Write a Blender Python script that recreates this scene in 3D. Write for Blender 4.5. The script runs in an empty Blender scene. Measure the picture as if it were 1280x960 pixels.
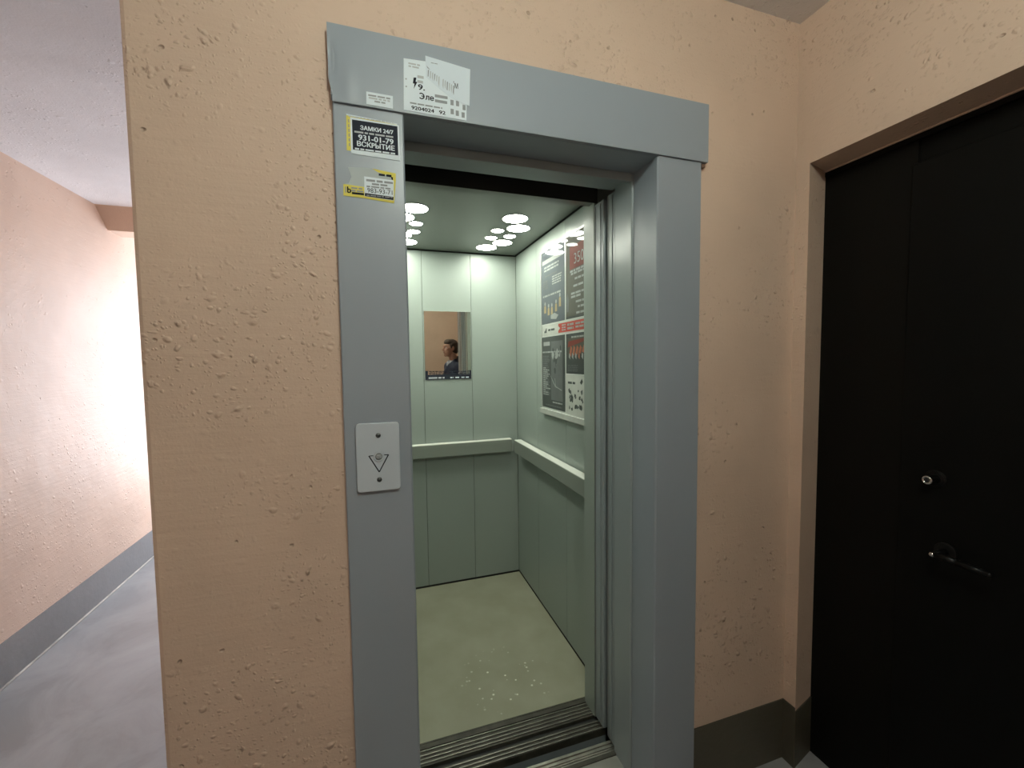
import bpy, bmesh, math, random
from mathutils import Vector, Matrix
random.seed(7)
S = bpy.context.scene
COL = S.collection
ORG = {}                      # object -> world origin of its local frame

# ------------------------------------------------------------------ colour / materials
def lin(c):
    c = c / 255.0
    return c / 12.92 if c <= 0.04045 else ((c + 0.055) / 1.055) ** 2.4
def rgb(r, g, b): return (lin(r), lin(g), lin(b), 1.0)

class NT:
    def __init__(s, m): s.n = m.node_tree.nodes; s.l = m.node_tree.links
    def new(s, t, **kw):
        n = s.n.new(t)
        for k, v in kw.items():
            if k in n.inputs: n.inputs[k].default_value = v
            else: setattr(n, k, v)
        return n
    def link(s, a, b): s.l.new(a, b)

def mat(name, col, rough=0.5, metal=0.0, spec=0.5, coat=0.0, coat_rough=0.05, vary=0.0, vary_scale=3.0, bump=0.0, bump_scale=80.0,
        emit=None, emit_s=0.0, rough_vary=0.0):
    m = bpy.data.materials.new(name); m.use_nodes = True
    t = NT(m); b = t.n['Principled BSDF']
    b.inputs['Base Color'].default_value = col
    b.inputs['Roughness'].default_value = rough
    b.inputs['Metallic'].default_value = metal
    b.inputs['Specular IOR Level'].default_value = spec
    b.inputs['Coat Weight'].default_value = coat
    b.inputs['Coat Roughness'].default_value = coat_rough
    if emit:
        b.inputs['Emission Color'].default_value = emit
        b.inputs['Emission Strength'].default_value = emit_s
    if vary or bump or rough_vary:
        tc = t.new('ShaderNodeTexCoord')
    if vary:
        no = t.new('ShaderNodeTexNoise', Scale=vary_scale, Detail=5.0, Roughness=0.6)
        t.link(tc.outputs['Object'], no.inputs['Vector'])
        mr = t.new('ShaderNodeMapRange'); mr.inputs[1].default_value = .3; mr.inputs[2].default_value = .7
        mr.inputs[3].default_value = 1 - vary; mr.inputs[4].default_value = 1 + vary
        t.link(no.outputs['Fac'], mr.inputs[0])
        mx = t.new('ShaderNodeMix', data_type='RGBA', blend_type='MULTIPLY')
        mx.inputs[0].default_value = 1.0; mx.inputs[6].default_value = col
        t.link(mr.outputs[0], mx.inputs[7]); t.link(mx.outputs[2], b.inputs['Base Color'])
    if rough_vary:
        n3 = t.new('ShaderNodeTexNoise', Scale=6.0, Detail=4.0)
        t.link(tc.outputs['Object'], n3.inputs['Vector'])
        r3 = t.new('ShaderNodeMapRange'); r3.inputs[1].default_value = .3; r3.inputs[2].default_value = .7
        r3.inputs[3].default_value = max(.02, rough - rough_vary); r3.inputs[4].default_value = rough + rough_vary
        t.link(n3.outputs['Fac'], r3.inputs[0]); t.link(r3.outputs[0], b.inputs['Roughness'])
    if bump:
        n2 = t.new('ShaderNodeTexNoise', Scale=bump_scale, Detail=4.0)
        t.link(tc.outputs['Object'], n2.inputs['Vector'])
        bp = t.new('ShaderNodeBump', Strength=bump, Distance=0.01)
        t.link(n2.outputs['Fac'], bp.inputs['Height']); t.link(bp.outputs[0], b.inputs['Normal'])
    return m

def plaster(name, col, lump=1.0, rough=0.55, fine=1.0):
    """painted, badly levelled plaster: fine grain, clustered lumps and small pits, all as surface relief"""
    m = mat(name, col, rough=rough, spec=0.4)
    t = NT(m); b = t.n['Principled BSDF']
    tc = t.new('ShaderNodeTexCoord'); P = tc.outputs['Object']
    def math_(op, a, c=None, **k):
        n = t.new('ShaderNodeMath', operation=op)
        for i, v in enumerate((a, c)):
            if v is None: continue
            if hasattr(v, 'links') or hasattr(v, 'is_output'): t.link(v, n.inputs[i])
            else: n.inputs[i].default_value = v
        n.use_clamp = k.get('clamp', False)
        return n.outputs[0]
    def rng(src, a, c, d=0.0, e=1.0):
        n = t.new('ShaderNodeMapRange', interpolation_type='SMOOTHSTEP')
        t.link(src, n.inputs[0])
        for i, v in zip((1, 2, 3, 4), (a, c, d, e)): n.inputs[i].default_value = v
        return n.outputs[0]
    wob = t.new('ShaderNodeTexNoise', Scale=9.0, Detail=3.0); t.link(P, wob.inputs['Vector'])
    add = t.new('ShaderNodeVectorMath', operation='MULTIPLY_ADD')
    t.link(wob.outputs['Color'], add.inputs[0]); add.inputs[1].default_value = (.07, .07, .04); t.link(P, add.inputs[2])
    W = add.outputs[0]
    clus = t.new('ShaderNodeTexNoise', Scale=3.2, Detail=2.0); t.link(P, clus.inputs['Vector'])
    cl = rng(clus.outputs['Fac'], .42, .62)
    h = None
    for sc, thr, rad, amp, sgn in ((30.0, .66, .30, 1.0, 1), (62.0, .60, .38, .6, 1), (110.0, .5, .42, .32, 1), (24.0, .84, .14, 1.3, -1)):
        v = t.new('ShaderNodeTexVoronoi', Scale=sc); t.link(W, v.inputs['Vector'])
        d = rng(v.outputs['Distance'], rad, rad * .25)
        sp = t.new('ShaderNodeSeparateColor'); t.link(v.outputs['Color'], sp.inputs[0])
        g = math_('GREATER_THAN', sp.outputs[0], thr)
        x = math_('MULTIPLY', d, g)
        if sgn > 0: x = math_('MULTIPLY', x, math_('ADD', math_('MULTIPLY', cl, .85), .15))
        x = math_('MULTIPLY', x, amp * sgn)
        h = x if h is None else math_('ADD', h, x)
    fn = t.new('ShaderNodeTexNoise', Scale=150.0, Detail=3.0); t.link(P, fn.inputs['Vector'])
    st = t.new('ShaderNodeMapping'); st.inputs['Scale'].default_value = (7, 7, 70)
    t.link(P, st.inputs[0])
    stn = t.new('ShaderNodeTexNoise', Scale=1.0, Detail=3.0); t.link(st.outputs[0], stn.inputs['Vector'])
    lo = t.new('ShaderNodeTexNoise', Scale=5.0, Detail=3.0); t.link(P, lo.inputs['Vector'])
    h = math_('ADD', math_('MULTIPLY', h, lump), math_('MULTIPLY', fn.outputs['Fac'], .16 * fine))
    h = math_('ADD', h, math_('MULTIPLY', stn.outputs['Fac'], .35 * fine))
    h = math_('ADD', h, math_('MULTIPLY', lo.outputs['Fac'], 1.6))
    bp = t.new('ShaderNodeBump', Strength=1.0, Distance=0.0038); t.link(h, bp.inputs['Height'])
    t.link(bp.outputs[0], b.inputs['Normal'])
    n = t.new('ShaderNodeTexNoise', Scale=2.2, Detail=6.0); t.link(P, n.inputs['Vector'])
    mx = t.new('ShaderNodeMix', data_type='RGBA', blend_type='MULTIPLY'); mx.inputs[0].default_value = 1.0
    mx.inputs[6].default_value = col
    t.link(rng(n.outputs['Fac'], .3, .7, .93, 1.05), mx.inputs[7]); t.link(mx.outputs[2], b.inputs['Base Color'])
    return m

M = {}
M['peach'] = plaster('peach_wall_paint', (.62, .465, .365, 1))
M['peach_smooth'] = plaster('peach_corridor_paint', (.62, .465, .375, 1), lump=.4, fine=.7)
M['ceil'] = plaster('whitewash', (.68, .66, .67, 1), lump=.5, rough=.8)
M['band'] = mat('grey_band_paint', (.20, .20, .205, 1), rough=.5, vary=.12, bump=.15, bump_scale=40)
M['band_olive'] = mat('olive_band_paint', (.075, .067, .047, 1), rough=.5, vary=.12, bump=.15, bump_scale=40)
M['floor'] = None
M['grey'] = mat('grey_enamel', (.275, .312, .355, 1), rough=.34, spec=.4, bump=.02, bump_scale=25)
M['grey_in'] = mat('grey_enamel_inner', (.28, .32, .335, 1), rough=.25, spec=.5)
M['cab'] = mat('cab_laminate', (.29, .335, .305, 1), rough=.3, spec=.4, vary=.02, vary_scale=1.5, bump=.012, bump_scale=18)
M['cab_ceil'] = mat('cab_ceiling_paint', (.20, .215, .195, 1), rough=.33)
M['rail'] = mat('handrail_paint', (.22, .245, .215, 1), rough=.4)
M['rail_top'] = mat('handrail_pale_top', (.72, .74, .68, 1), rough=.4)  # paler than the bar, for the strip along the top of each rail
M['dark'] = mat('shaft_dark', (.02, .02, .018, 1), rough=.9)
M['rubber'] = mat('black_rubber', (.015, .015, .014, 1), rough=.7)
M['alu'] = mat('worn_aluminium', (.40, .39, .35, 1), rough=.33, metal=.9, vary=.25, vary_scale=14)
M['alu_dirty'] = mat('dirty_aluminium', (.055, .052, .04, 1), rough=.5, metal=.2, vary=.4, vary_scale=20)
M['sill'] = mat('threshold_paint', (.20, .20, .18, 1), rough=.5, vary=.15, vary_scale=8)
M['lamp'] = mat('lamp_disc', (.9, .9, .85, 1), emit=(.97, 1.0, .86, 1), emit_s=45.0)
M['mirror'] = mat('mirror_glass', (.74, .72, .66, 1), rough=.015, metal=1.0)
M['ink'] = mat('black_ink', (.012, .013, .02, 1), rough=.75, spec=.12)
M['inkgrey'] = mat('grey_ink', (.28, .30, .32, 1), rough=.75, spec=.12)
M['inkpale'] = mat('pale_grey_ink', (.45, .48, .5, 1), rough=.75, spec=.12)
M['paper'] = mat('white_paper', (.70, .78, .84, 1), rough=.75, spec=.12)
M['paper2'] = mat('thin_white_paper', (.63, .71, .78, 1), rough=.75, spec=.12)
M['yellow'] = mat('yellow_paper', (.68, .60, .13, 1), rough=.75, spec=.12)
M['glue'] = mat('torn_paper_backing', (.42, .47, .48, 1), rough=.75, spec=.12)
M['navy'] = mat('black_flyer_print', (.022, .026, .038, 1), rough=.75, spec=.12)
M['plate'] = mat('button_plate', (.47, .53, .59, 1), rough=.28, spec=.5)
M['steel'] = mat('brushed_steel', (.5, .5, .5, 1), rough=.3, metal=1.0)
M['screw'] = mat('dark_screw', (.12, .13, .13, 1), rough=.35, metal=.8)
M['chrome'] = mat('chrome', (.7, .7, .7, 1), rough=.12, metal=1.0)
M['btn_grey'] = mat('button_ring', (.22, .24, .25, 1), rough=.4)
M['doorblk'] = mat('black_door_enamel', (.003, .003, .0026, 1), rough=.5, spec=.12, bump=.03, bump_scale=220)
M['doorblk2'] = mat('black_door_panel', (.0042, .0038, .003, 1), rough=.55, spec=.12, bump=.03, bump_scale=220)
M['silver'] = mat('silver_frame', (.55, .58, .55, 1), rough=.35, metal=.3)
def glossy(n, c): return mat(n, c, rough=.6, spec=.1, coat=.8, coat_rough=.02, vary=.12, vary_scale=9)
M['p_blue'] = glossy('poster_slate_blue', (.085, .10, .115, 1))
M['p_olive'] = glossy('poster_olive_black', (.075, .072, .058, 1))
M['p_red'] = glossy('poster_red', (.40, .06, .045, 1))
M['p_redd'] = glossy('poster_dark_red', (.17, .035, .025, 1))
M['p_dark'] = glossy('poster_charcoal', (.05, .058, .056, 1))
M['p_grey'] = glossy('poster_grey', (.11, .12, .12, 1))
M['p_white'] = glossy('poster_white', (.50, .52, .48, 1))
M['p_text'] = glossy('poster_pale_text', (.31, .33, .32, 1))
M['p_gold'] = glossy('poster_candle_gold', (.36, .28, .15, 1))
M['p_orange'] = glossy('poster_orange', (.36, .12, .07, 1))
M['p_green'] = glossy('poster_green', (.08, .20, .09, 1))
M['handle_black'] = mat('black_handle_gloss', (.005, .005, .005, 1), rough=.35, spec=.2)
M['button_metal'] = mat('button_metal', (.34, .37, .39, 1), rough=.4, metal=.6, bump=.4, bump_scale=400)
M['nub'] = mat('rusty_tab', (.16, .09, .06, 1), rough=.7)
M['frame_white'] = mat('window_frame_white', (.75, .75, .75, 1), rough=.4)
M['lampshade'] = mat('opal_lamp', (.9, .9, .85, 1), emit=(.92, 1.0, .87, 1), emit_s=88.0)
M['skin'] = mat('skin', (.50, .28, .20, 1), rough=.5, vary=.05, vary_scale=20)
M['hair'] = mat('brown_hair', (.06, .036, .024, 1), rough=.6, bump=.5, bump_scale=120)
M['jacket'] = mat('navy_jacket', (.014, .019, .045, 1), rough=.75, bump=.3, bump_scale=30)
M['jeans'] = mat('dark_trousers', (.03, .034, .045, 1), rough=.85)
M['shirt'] = mat('pale_shirt', (.5, .52, .58, 1), rough=.8)
M['shoe'] = mat('black_shoe', (.015, .014, .013, 1), rough=.4)
M['eyew'] = mat('eye_white', (.7, .68, .64, 1), rough=.2)
M['iris'] = mat('iris', (.03, .02, .015, 1), rough=.2)
M['lip'] = mat('lip', (.36, .15, .12, 1), rough=.5)

# painted concrete floor with worn and smoother patches
def floor_mat():
    m = mat('grey_painted_concrete', (.2, .2, .2, 1), rough=.42, spec=.4)
    t = NT(m); b = t.n['Principled BSDF']; tc = t.new('ShaderNodeTexCoord')
    n = t.new('ShaderNodeTexNoise', Scale=2.4, Detail=7.0, Roughness=.62, Distortion=.6); t.link(tc.outputs['Object'], n.inputs['Vector'])
    r = t.new('ShaderNodeValToRGB'); e = r.color_ramp.elements
    e[0].position = .38; e[0].color = (.225, .225, .228, 1); e[1].position = .66; e[1].color = (.34, .34, .345, 1)
    x = e.new(.5); x.color = (.285, .285, .29, 1)
    t.link(n.outputs['Fac'], r.inputs[0]); t.link(r.outputs[0], b.inputs['Base Color'])
    g = t.new('ShaderNodeMapRange'); g.inputs[1].default_value = .35; g.inputs[2].default_value = .65; g.inputs[3].default_value = .28; g.inputs[4].default_value = .55
    t.link(n.outputs['Fac'], g.inputs[0]); t.link(g.outputs[0], b.inputs['Roughness'])
    bp = t.new('ShaderNodeBump', Strength=.4, Distance=.004); t.link(n.outputs['Fac'], bp.inputs['Height']); t.link(bp.outputs[0], b.inputs['Normal'])
    return m
M['floor'] = floor_mat()
# lino of the cab with a patch of pale paint drips near the middle
def lino_mat():
    m = mat('beige_lino', (.33, .33, .24, 1), rough=.4, spec=.35)
    t = NT(m); b = t.n['Principled BSDF']; tc = t.new('ShaderNodeTexCoord')
    n = t.new('ShaderNodeTexNoise', Scale=5.0, Detail=6.0); t.link(tc.outputs['Object'], n.inputs['Vector'])
    r = t.new('ShaderNodeValToRGB'); e = r.color_ramp.elements
    e[0].position = .35; e[0].color = (.27, .27, .195, 1); e[1].position = .7; e[1].color = (.32, .32, .24, 1)
    t.link(n.outputs['Fac'], r.inputs[0])
    v = t.new('ShaderNodeTexVoronoi', Scale=34.0); t.link(tc.outputs['Object'], v.inputs['Vector'])
    d = t.new('ShaderNodeMapRange', interpolation_type='SMOOTHSTEP'); t.link(v.outputs['Distance'], d.inputs[0])
    d.inputs[1].default_value = .24; d.inputs[2].default_value = .10
    sp = t.new('ShaderNodeSeparateColor'); t.link(v.outputs['Color'], sp.inputs[0])
    g = t.new('ShaderNodeMath', operation='GREATER_THAN'); t.link(sp.outputs[1], g.inputs[0]); g.inputs[1].default_value = .3
    vd = t.new('ShaderNodeVectorMath', operation='DISTANCE'); t.link(tc.outputs['Object'], vd.inputs[0]); vd.inputs[1].default_value = (.085, -.35, .0)
    k = t.new('ShaderNodeMapRange'); t.link(vd.outputs['Value'], k.inputs[0]); k.inputs[1].default_value = .24; k.inputs[2].default_value = .07
    a = t.new('ShaderNodeMath', operation='MULTIPLY'); t.link(d.outputs[0], a.inputs[0]); t.link(g.outputs[0], a.inputs[1])
    a2 = t.new('ShaderNodeMath', operation='MULTIPLY'); t.link(a.outputs[0], a2.inputs[0]); t.link(k.outputs[0], a2.inputs[1])
    mx = t.new('ShaderNodeMix', data_type='RGBA'); t.link(a2.outputs[0], mx.inputs[0]); t.link(r.outputs[0], mx.inputs[6]); mx.inputs[7].default_value = (.85, .85, .74, 1)
    t.link(mx.outputs[2], b.inputs['Base Color'])
    return m
M['lino'] = lino_mat()

# ------------------------------------------------------------------ mesh builder
class MB:
    def __init__(s): s.bm = bmesh.new(); s.mats = []
    def mi(s, m):
        m = M[m] if isinstance(m, str) else m
        if m not in s.mats: s.mats.append(m)
        return s.mats.index(m)
    def take(s, t, m, mx=None, smooth=False):
        i = s.mi(m)
        if mx is not None: t.transform(mx)
        for f in t.faces: f.material_index = i; f.smooth = smooth
        me = bpy.data.meshes.new('tmp'); t.to_mesh(me); t.free()
        n = len(s.bm.faces); s.bm.from_mesh(me); bpy.data.meshes.remove(me)
        s.bm.faces.ensure_lookup_table()
        for f in s.bm.faces[n:]: f.material_index = i
        return s
    def box(s, x0, x1, y0, y1, z0, z1, m, bev=0.0, seg=2, mx=None):
        t = bmesh.new(); bmesh.ops.create_cube(t, size=1)
        t.transform(Matrix.Translation(((x0 + x1) / 2, (y0 + y1) / 2, (z0 + z1) / 2)) @ Matrix.Diagonal((abs(x1 - x0), abs(y1 - y0), abs(z1 - z0), 1)))
        if bev: bmesh.ops.bevel(t, geom=t.edges[:], offset=bev, segments=seg, affect='EDGES', profile=.5)
        return s.take(t, m, mx)
    def prism(s, poly, axis, a0, a1, m, bev=0.0, mx=None, smooth=False):
        """poly in the two other axes (cyclic order xyz), extruded along axis from a0 to a1"""
        def P(p, a): return {'x': (a, p[0], p[1]), 'y': (p[0], a, p[1]), 'z': (p[0], p[1], a)}[axis]
        t = bmesh.new()
        A = [t.verts.new(P(p, a0)) for p in poly]; B = [t.verts.new(P(p, a1)) for p in poly]
        t.faces.new(A); t.faces.new(B[::-1])
        n = len(poly)
        for i in range(n): t.faces.new((A[i], B[i], B[(i + 1) % n], A[(i + 1) % n]))
        bmesh.ops.recalc_face_normals(t, faces=t.faces[:])
        if bev: bmesh.ops.bevel(t, geom=t.edges[:], offset=bev, segments=2, affect='EDGES', profile=.5)
        return s.take(t, m, mx, smooth)
    def cyl(s, p0, p1, r0, m, r1=None, seg=32, bev=0.0, smooth=True):
        p0 = Vector(p0); p1 = Vector(p1); d = p1 - p0
        t = bmesh.new(); bmesh.ops.create_cone(t, cap_ends=True, segments=seg, radius1=r0, radius2=r0 if r1 is None else r1, depth=d.length)
        if bev:
            ed = [e for e in t.edges if any(len(f.verts) > 4 for f in e.link_faces)]
            bmesh.ops.bevel(t, geom=ed, offset=bev, segments=2, affect='EDGES', profile=.5)
        mx = Matrix.Translation((p0 + p1) / 2) @ d.to_track_quat('Z', 'Y').to_matrix().to_4x4()
        return s.take(t, m, mx, smooth)
    def ring(s, c, axis, R, r, m, seg=36, k=10):
        t = bmesh.new(); vs = []
        for i in range(seg):
            a = 2 * math.pi * i / seg; row = []
            for j in range(k):
                b = 2 * math.pi * j / k
                row.append(t.verts.new(((R + r * math.cos(b)) * math.cos(a), (R + r * math.cos(b)) * math.sin(a), r * math.sin(b))))
            vs.append(row)
        for i in range(seg):
            for j in range(k):
                t.faces.new((vs[i][j], vs[(i + 1) % seg][j], vs[(i + 1) % seg][(j + 1) % k], vs[i][(j + 1) % k]))
        mx = Matrix.Translation(c) @ Vector(axis).to_track_quat('Z', 'Y').to_matrix().to_4x4()
        return s.take(t, m, mx, True)
    def ball(s, c, r, m, sc=(1, 1, 1), seg=24, mx=None):
        t = bmesh.new(); bmesh.ops.create_uvsphere(t, u_segments=seg, v_segments=seg // 2, radius=r)
        x = Matrix.Translation(c) @ Matrix.Diagonal((*sc, 1))
        return s.take(t, m, mx @ x if mx is not None else x, True)
    def tube(s, pts, r, m, seg=12):
        for a, b in zip(pts, pts[1:]):
            s.cyl(a, b, r, m, seg=seg); 
        for p in pts: s.ball(p, r, m, seg=12)
        return s
    def sheet(s, F, poly, off, m, thick=.0003):
        """a flat piece of paper or print, poly in the (u,v) of the frame F, standing off the surface by off"""
        t = bmesh.new()
        A = [t.verts.new(F(u, v, off)) for u, v in poly]; B = [t.verts.new(F(u, v, off - thick)) for u, v in poly]
        t.faces.new(A); t.faces.new(B[::-1]); n = len(poly)
        for i in range(n): t.faces.new((A[i], B[i], B[(i + 1) % n], A[(i + 1) % n]))
        bmesh.ops.recalc_face_normals(t, faces=t.faces[:])
        return s.take(t, m)
    def rect(s, F, u0, u1, v0, v1, off, m, thick=.0003): return s.sheet(F, [(u0, v0), (u1, v0), (u1, v1), (u0, v1)], off, m, thick)
    def text(s, F, body, u0, u1, v0, v1, off, m, bold=.0, shear=0.0):
        """lettering fitted to the box u0..u1, v0..v1"""
        cu = bpy.data.curves.new('t', 'FONT'); cu.body = body; cu.size = 1; cu.resolution_u = 3
        ob = bpy.data.objects.new('t', cu); COL.objects.link(ob)
        dg = bpy.context.evaluated_depsgraph_get(); me = bpy.data.meshes.new_from_object(ob.evaluated_get(dg))
        bpy.data.objects.remove(ob); bpy.data.curves.remove(cu)
        t = bmesh.new(); t.from_mesh(me); bpy.data.meshes.remove(me)
        if not t.verts: t.free(); return s
        xs = [v.co.x for v in t.verts]; ys = [v.co.y for v in t.verts]
        x0, x1, y0, y1 = min(xs), max(xs), min(ys), max(ys)
        for v in t.verts:
            fu = (v.co.x - x0) / (x1 - x0); fv = (v.co.y - y0) / (y1 - y0)
            v.co = F(u0 + (u1 - u0) * fu, v0 + (v1 - v0) * fv + shear * fu, off)
        if bold > .01:
            d = min(1.5 * bold * (y1 - y0), .05) * (v1 - v0) / (y1 - y0)
            sh = (F(u0 + d, v0, 0) - F(u0, v0, 0))
            up = (F(u0, v0 + d, 0) - F(u0, v0, 0)); nn = (F(u0, v0, .00001) - F(u0, v0, 0))
            for k, (a, c) in enumerate(((-1, 0), (1, 0), (0, .6), (0, -.6), (-.7, .4), (.7, .4))):
                t2 = t.copy(); t2.transform(Matrix.Translation(sh * a + up * c + nn * (k + 1))); s.take(t2, m)
        return s.take(t, m)
    def lines(s, F, u0, u1, v0, v1, off, m, h=None, seed=0, n=1, ragged=0.0):
        """unreadable small print: rows of word-length strokes"""
        rd = random.Random(seed); H = (v1 - v0) / n
        for k in range(n):
            vb = v1 - (k + 1) * H + H * .22; vt = v1 - k * H - H * .22
            u = u0; end = u1 - rd.random() * ragged * (u1 - u0)
            while u < end - .2 * H:
                w = min(end - u, H * rd.uniform(1.0, 3.2))
                s.rect(F, u, u + w, vb, vt, off, m); u += w + H * .4
        return s
    def build(s, name, parent=None, org=None, weld=False):
        bmesh.ops.recalc_face_normals(s.bm, faces=[f for f in s.bm.faces]) if weld else None
        me = bpy.data.meshes.new(name)
        o0 = Vector(ORG[parent.name]) if parent is not None else Vector(org or (0, 0, 0))
        s.bm.transform(Matrix.Translation(-o0)); s.bm.to_mesh(me); s.bm.free()
        for m in s.mats: me.materials.append(m)
        o = bpy.data.objects.new(name, me); COL.objects.link(o); ORG[o.name] = o0
        if parent is not None: o.parent = parent
        else: o.location = o0
        return o

def empty(name, loc):
    o = bpy.data.objects.new(name, None); COL.objects.link(o); o.location = loc; o.empty_display_size = .1; ORG[o.name] = Vector(loc); return o
def tag(o, label, cat, group=None):
    o['label'] = label; o['category'] = cat
    if group: o['group'] = group
    return o
def struct(o): o['kind'] = 'structure'; return o

# ------------------------------------------------------------------ key measures (metres; photographer's eye at x=0, y=0, z=1.5)
WY = 1.119            # face of the peach front wall
WXL, WXR = -.49, 1.41 # its left end and the corner with the right wall
XC = -1.708           # corridor wall
BACK = -1.35
FAR = 5.0
CZ, CZ2 = 2.632, 2.545

# ------------------------------------------------------------------ room shell
b = MB()
b.box(XC - .2, WXR + .5, BACK - .2, WY + .195, -.12, 0, 'floor').box(XC - .2, WXL + .02, WY + .195, FAR + .3, -.12, 0, 'floor')
struct(b.build('floor'))
b = MB()
b.box(WXL, WXR + .5, BACK - .2, WY + .18, CZ, CZ + .15, 'ceil').box(XC - .2, WXL, BACK - .2, FAR + .3, CZ2, CZ + .15, 'ceil')
b.box(WXL, WXR + .5, WY + .18, 3.4, CZ, CZ + .15, 'dark')
struct(b.build('ceiling'))
# front wall, three pieces round the portal, rounded worn left arris
b = MB()
ar = [(WXL, WY + .012), (WXL + .004, WY + .004), (WXL + .012, WY)]
b.prism([(0.03, WY), (0.03, WY + .18), (WXL, WY + .18)] + ar, 'z', 0, CZ, 'peach')
b.box(.885, WXR, WY, WY + .18, 0, CZ, 'peach')
b.box(.03, .885, WY, WY + .18, 2.18, CZ, 'peach')
struct(b.build('wall_front'))
b = MB(); b.box(WXL, WXL + .14, WY + .18, FAR, 0, CZ, 'peach'); struct(b.build('wall_shaft'))
b = MB(); b.box(WXL, WXR + .2, 3.1, 3.22, -1.0, CZ, 'dark').box(1.2, 1.3, WY + .195, 3.1, -1.0, CZ, 'dark').box(WXL, 1.3, WY + .195, 3.1, -1.1, -1.0, 'dark').box(WXL, WXL + .13, WY + .195, 3.1, -1.0, -.001, 'dark').box(WXL, 1.3, WY + .08, WY + .195, -1.1, -.121, 'dark')
struct(b.build('wall_shaft_rear'))
# right wall with the door recess
OZ, OY, OYD, OY0, DX = 2.15, 1.071, 1.104, -.06, 1.53
b = MB()
b.box(WXR + .006, WXR + .25, OY, OYD + .02, OZ, CZ, 'peach').prism([(WXR, OY),  (DX, OYD), (WXR + .25, OYD), (WXR + .25, WY + .18), (WXR, WY + .18)], 'z', 0, CZ, 'peach').box(WXR, WXR + .25, OY0, OY, OZ, CZ, 'peach').box(WXR, WXR + .25, BACK, OY0, 0, CZ, 'peach')
struct(b.build('wall_right'))
b = MB(); b.box(XC - .2, XC, BACK - .2, FAR, 0, CZ2 + .02, 'peach_smooth'); struct(b.build('wall_left'))
M['scuff'] = mat('scuffed_mortar', (.42, .40, .37, 1), rough=.7, vary=.5, vary_scale=5)
b = MB(); b.box(XC + .004, XC + .016, BACK + .01, FAR - .01, 0, .007, 'scuff', bev=.003); struct(b.build('trim_3'))
b = MB(); b.box(XC, WXR + .25, BACK - .2, BACK, 0, CZ, 'peach'); struct(b.build('wall_back'))
# far end of the corridor with a window that lets the daylight in
WX0, WX1, WZ0, WZ1 = XC + .40, WXL - .02, .35, 2.36
b = MB()
b.box(XC - .2, WX0, FAR, FAR + .2, 0, CZ2, 'peach').box(WX1, WXL + .14, FAR, FAR + .2, 0, CZ2, 'peach')
b.box(WX0, WX1, FAR, FAR + .2, 0, WZ0, 'peach').box(WX0, WX1, FAR, FAR + .2, WZ1, CZ2, 'peach')
struct(b.build('wall_far'))
w = MB()
for x0, x1, z0, z1 in ((WX0, WX1, WZ0, WZ0 + .06), (WX0, WX1, WZ1 - .06, WZ1), (WX0, WX0 + .06, WZ0, WZ1), (WX1 - .06, WX1, WZ0, WZ1), ((WX0 + WX1) / 2 - .04, (WX0 + WX1) / 2 + .04, WZ0, WZ1)):
    w.box(x0, x1, FAR + .08, FAR + .14, z0, z1, 'frame_white', bev=.006)
struct(w.build('window_1'))
# chamfered beam across the corridor
b = MB(); b.prism([(3.48, CZ2), (3.61, 2.416), (3.78, 2.416), (3.78, CZ2)], 'x', XC, WXL, 'peach'); struct(b.build('trim_1'))
# painted skirting bands
BH = .228
b = MB(); b.box(XC, XC + .004, BACK, FAR, 0, .205, 'band'); struct(b.build('baseboard_left'))
b = MB(); b.box(1.0, WXR, WY - .004, WY, 0, BH, 'band_olive').box(WXL, -.075, WY - .004, WY, 0, BH, 'band_olive'); struct(b.build('baseboard_front'))
b = MB(); b.box(WXR - .004, WXR, OY, WY - .004, 0, BH, 'band_olive').prism([(WXR - .004, OY - .004), (DX, OYD - .004), (DX, OYD), (WXR - .004, OY)], 'z', 0, BH - .012, 'band_olive').box(WXR - .004, WXR, BACK, OY0, 0, BH, 'band_olive'); struct(b.build('baseboard_right'))
b = MB(); b.box(XC + .004, WXR - .004, BACK, BACK + .004, 0, BH, 'band'); struct(b.build('baseboard_back'))
b = MB(); b.box(WXL - .004, WXL, WY - .004, FAR, 0, BH, 'band'); struct(b.build('baseboard_shaft'))

# ------------------------------------------------------------------ black metal door
b = MB(); b.box(DX - .012, DX - .0045, OY0, OYD - .002, OZ - .006, OZ - .0003, 'peach', bev=.002); struct(b.build('trim_2'))
dr = struct(empty('door_1', (DX, .5, 0)))
b = MB(); b.box(DX, DX + .05, .835, OYD, 0, OZ, 'doorblk2'); b.build('fixed_panel', dr)
b = MB(); b.box(DX + .01, DX + .06, OY0, .835, 0.004, OZ - .02, 'doorblk').box(DX - .012, DX + .01, OY0, .843, .02, OZ - .09, 'doorblk', bev=.003)
leaf = b.build('door_leaf', dr)
b = MB(); b.box(DX - .004, DX + .06, OY0, OYD, OZ - .02, OZ, 'doorblk2').box(DX - .002, DX + .06, OY0 - .002, OY0, 0, OZ, 'doorblk2'); b.build('door_frame', dr)
b = MB()
lk = (DX - .012, .755, 1.146)
b.cyl(lk, (lk[0] - .005, lk[1], lk[2]), .025, 'handle_black', bev=.002).ring((lk[0] - .006, lk[1], lk[2]), (1, 0, 0), .020, .0012, 'handle_black')
b.cyl((lk[0] - .004, lk[1], lk[2]), (lk[0] - .040, lk[1], lk[2]), .012, 'handle_black', bev=.001).ring((lk[0] - .040, lk[1], lk[2]), (1, 0, 0), .0095, .0030, 'chrome')
b.cyl((lk[0] - .039, lk[1], lk[2]), (lk[0] - .041, lk[1], lk[2]), .007, 'rubber').box(lk[0] - .0415, lk[0] - .041, lk[1] - .001, lk[1] + .001, lk[2] - .005, lk[2] + .005, 'ink')
lo = b.build('door_lock', dr); lo['label'] = 'round lock with a chrome ring'
b = MB()
hk = (DX - .012, .725, .945)
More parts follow.
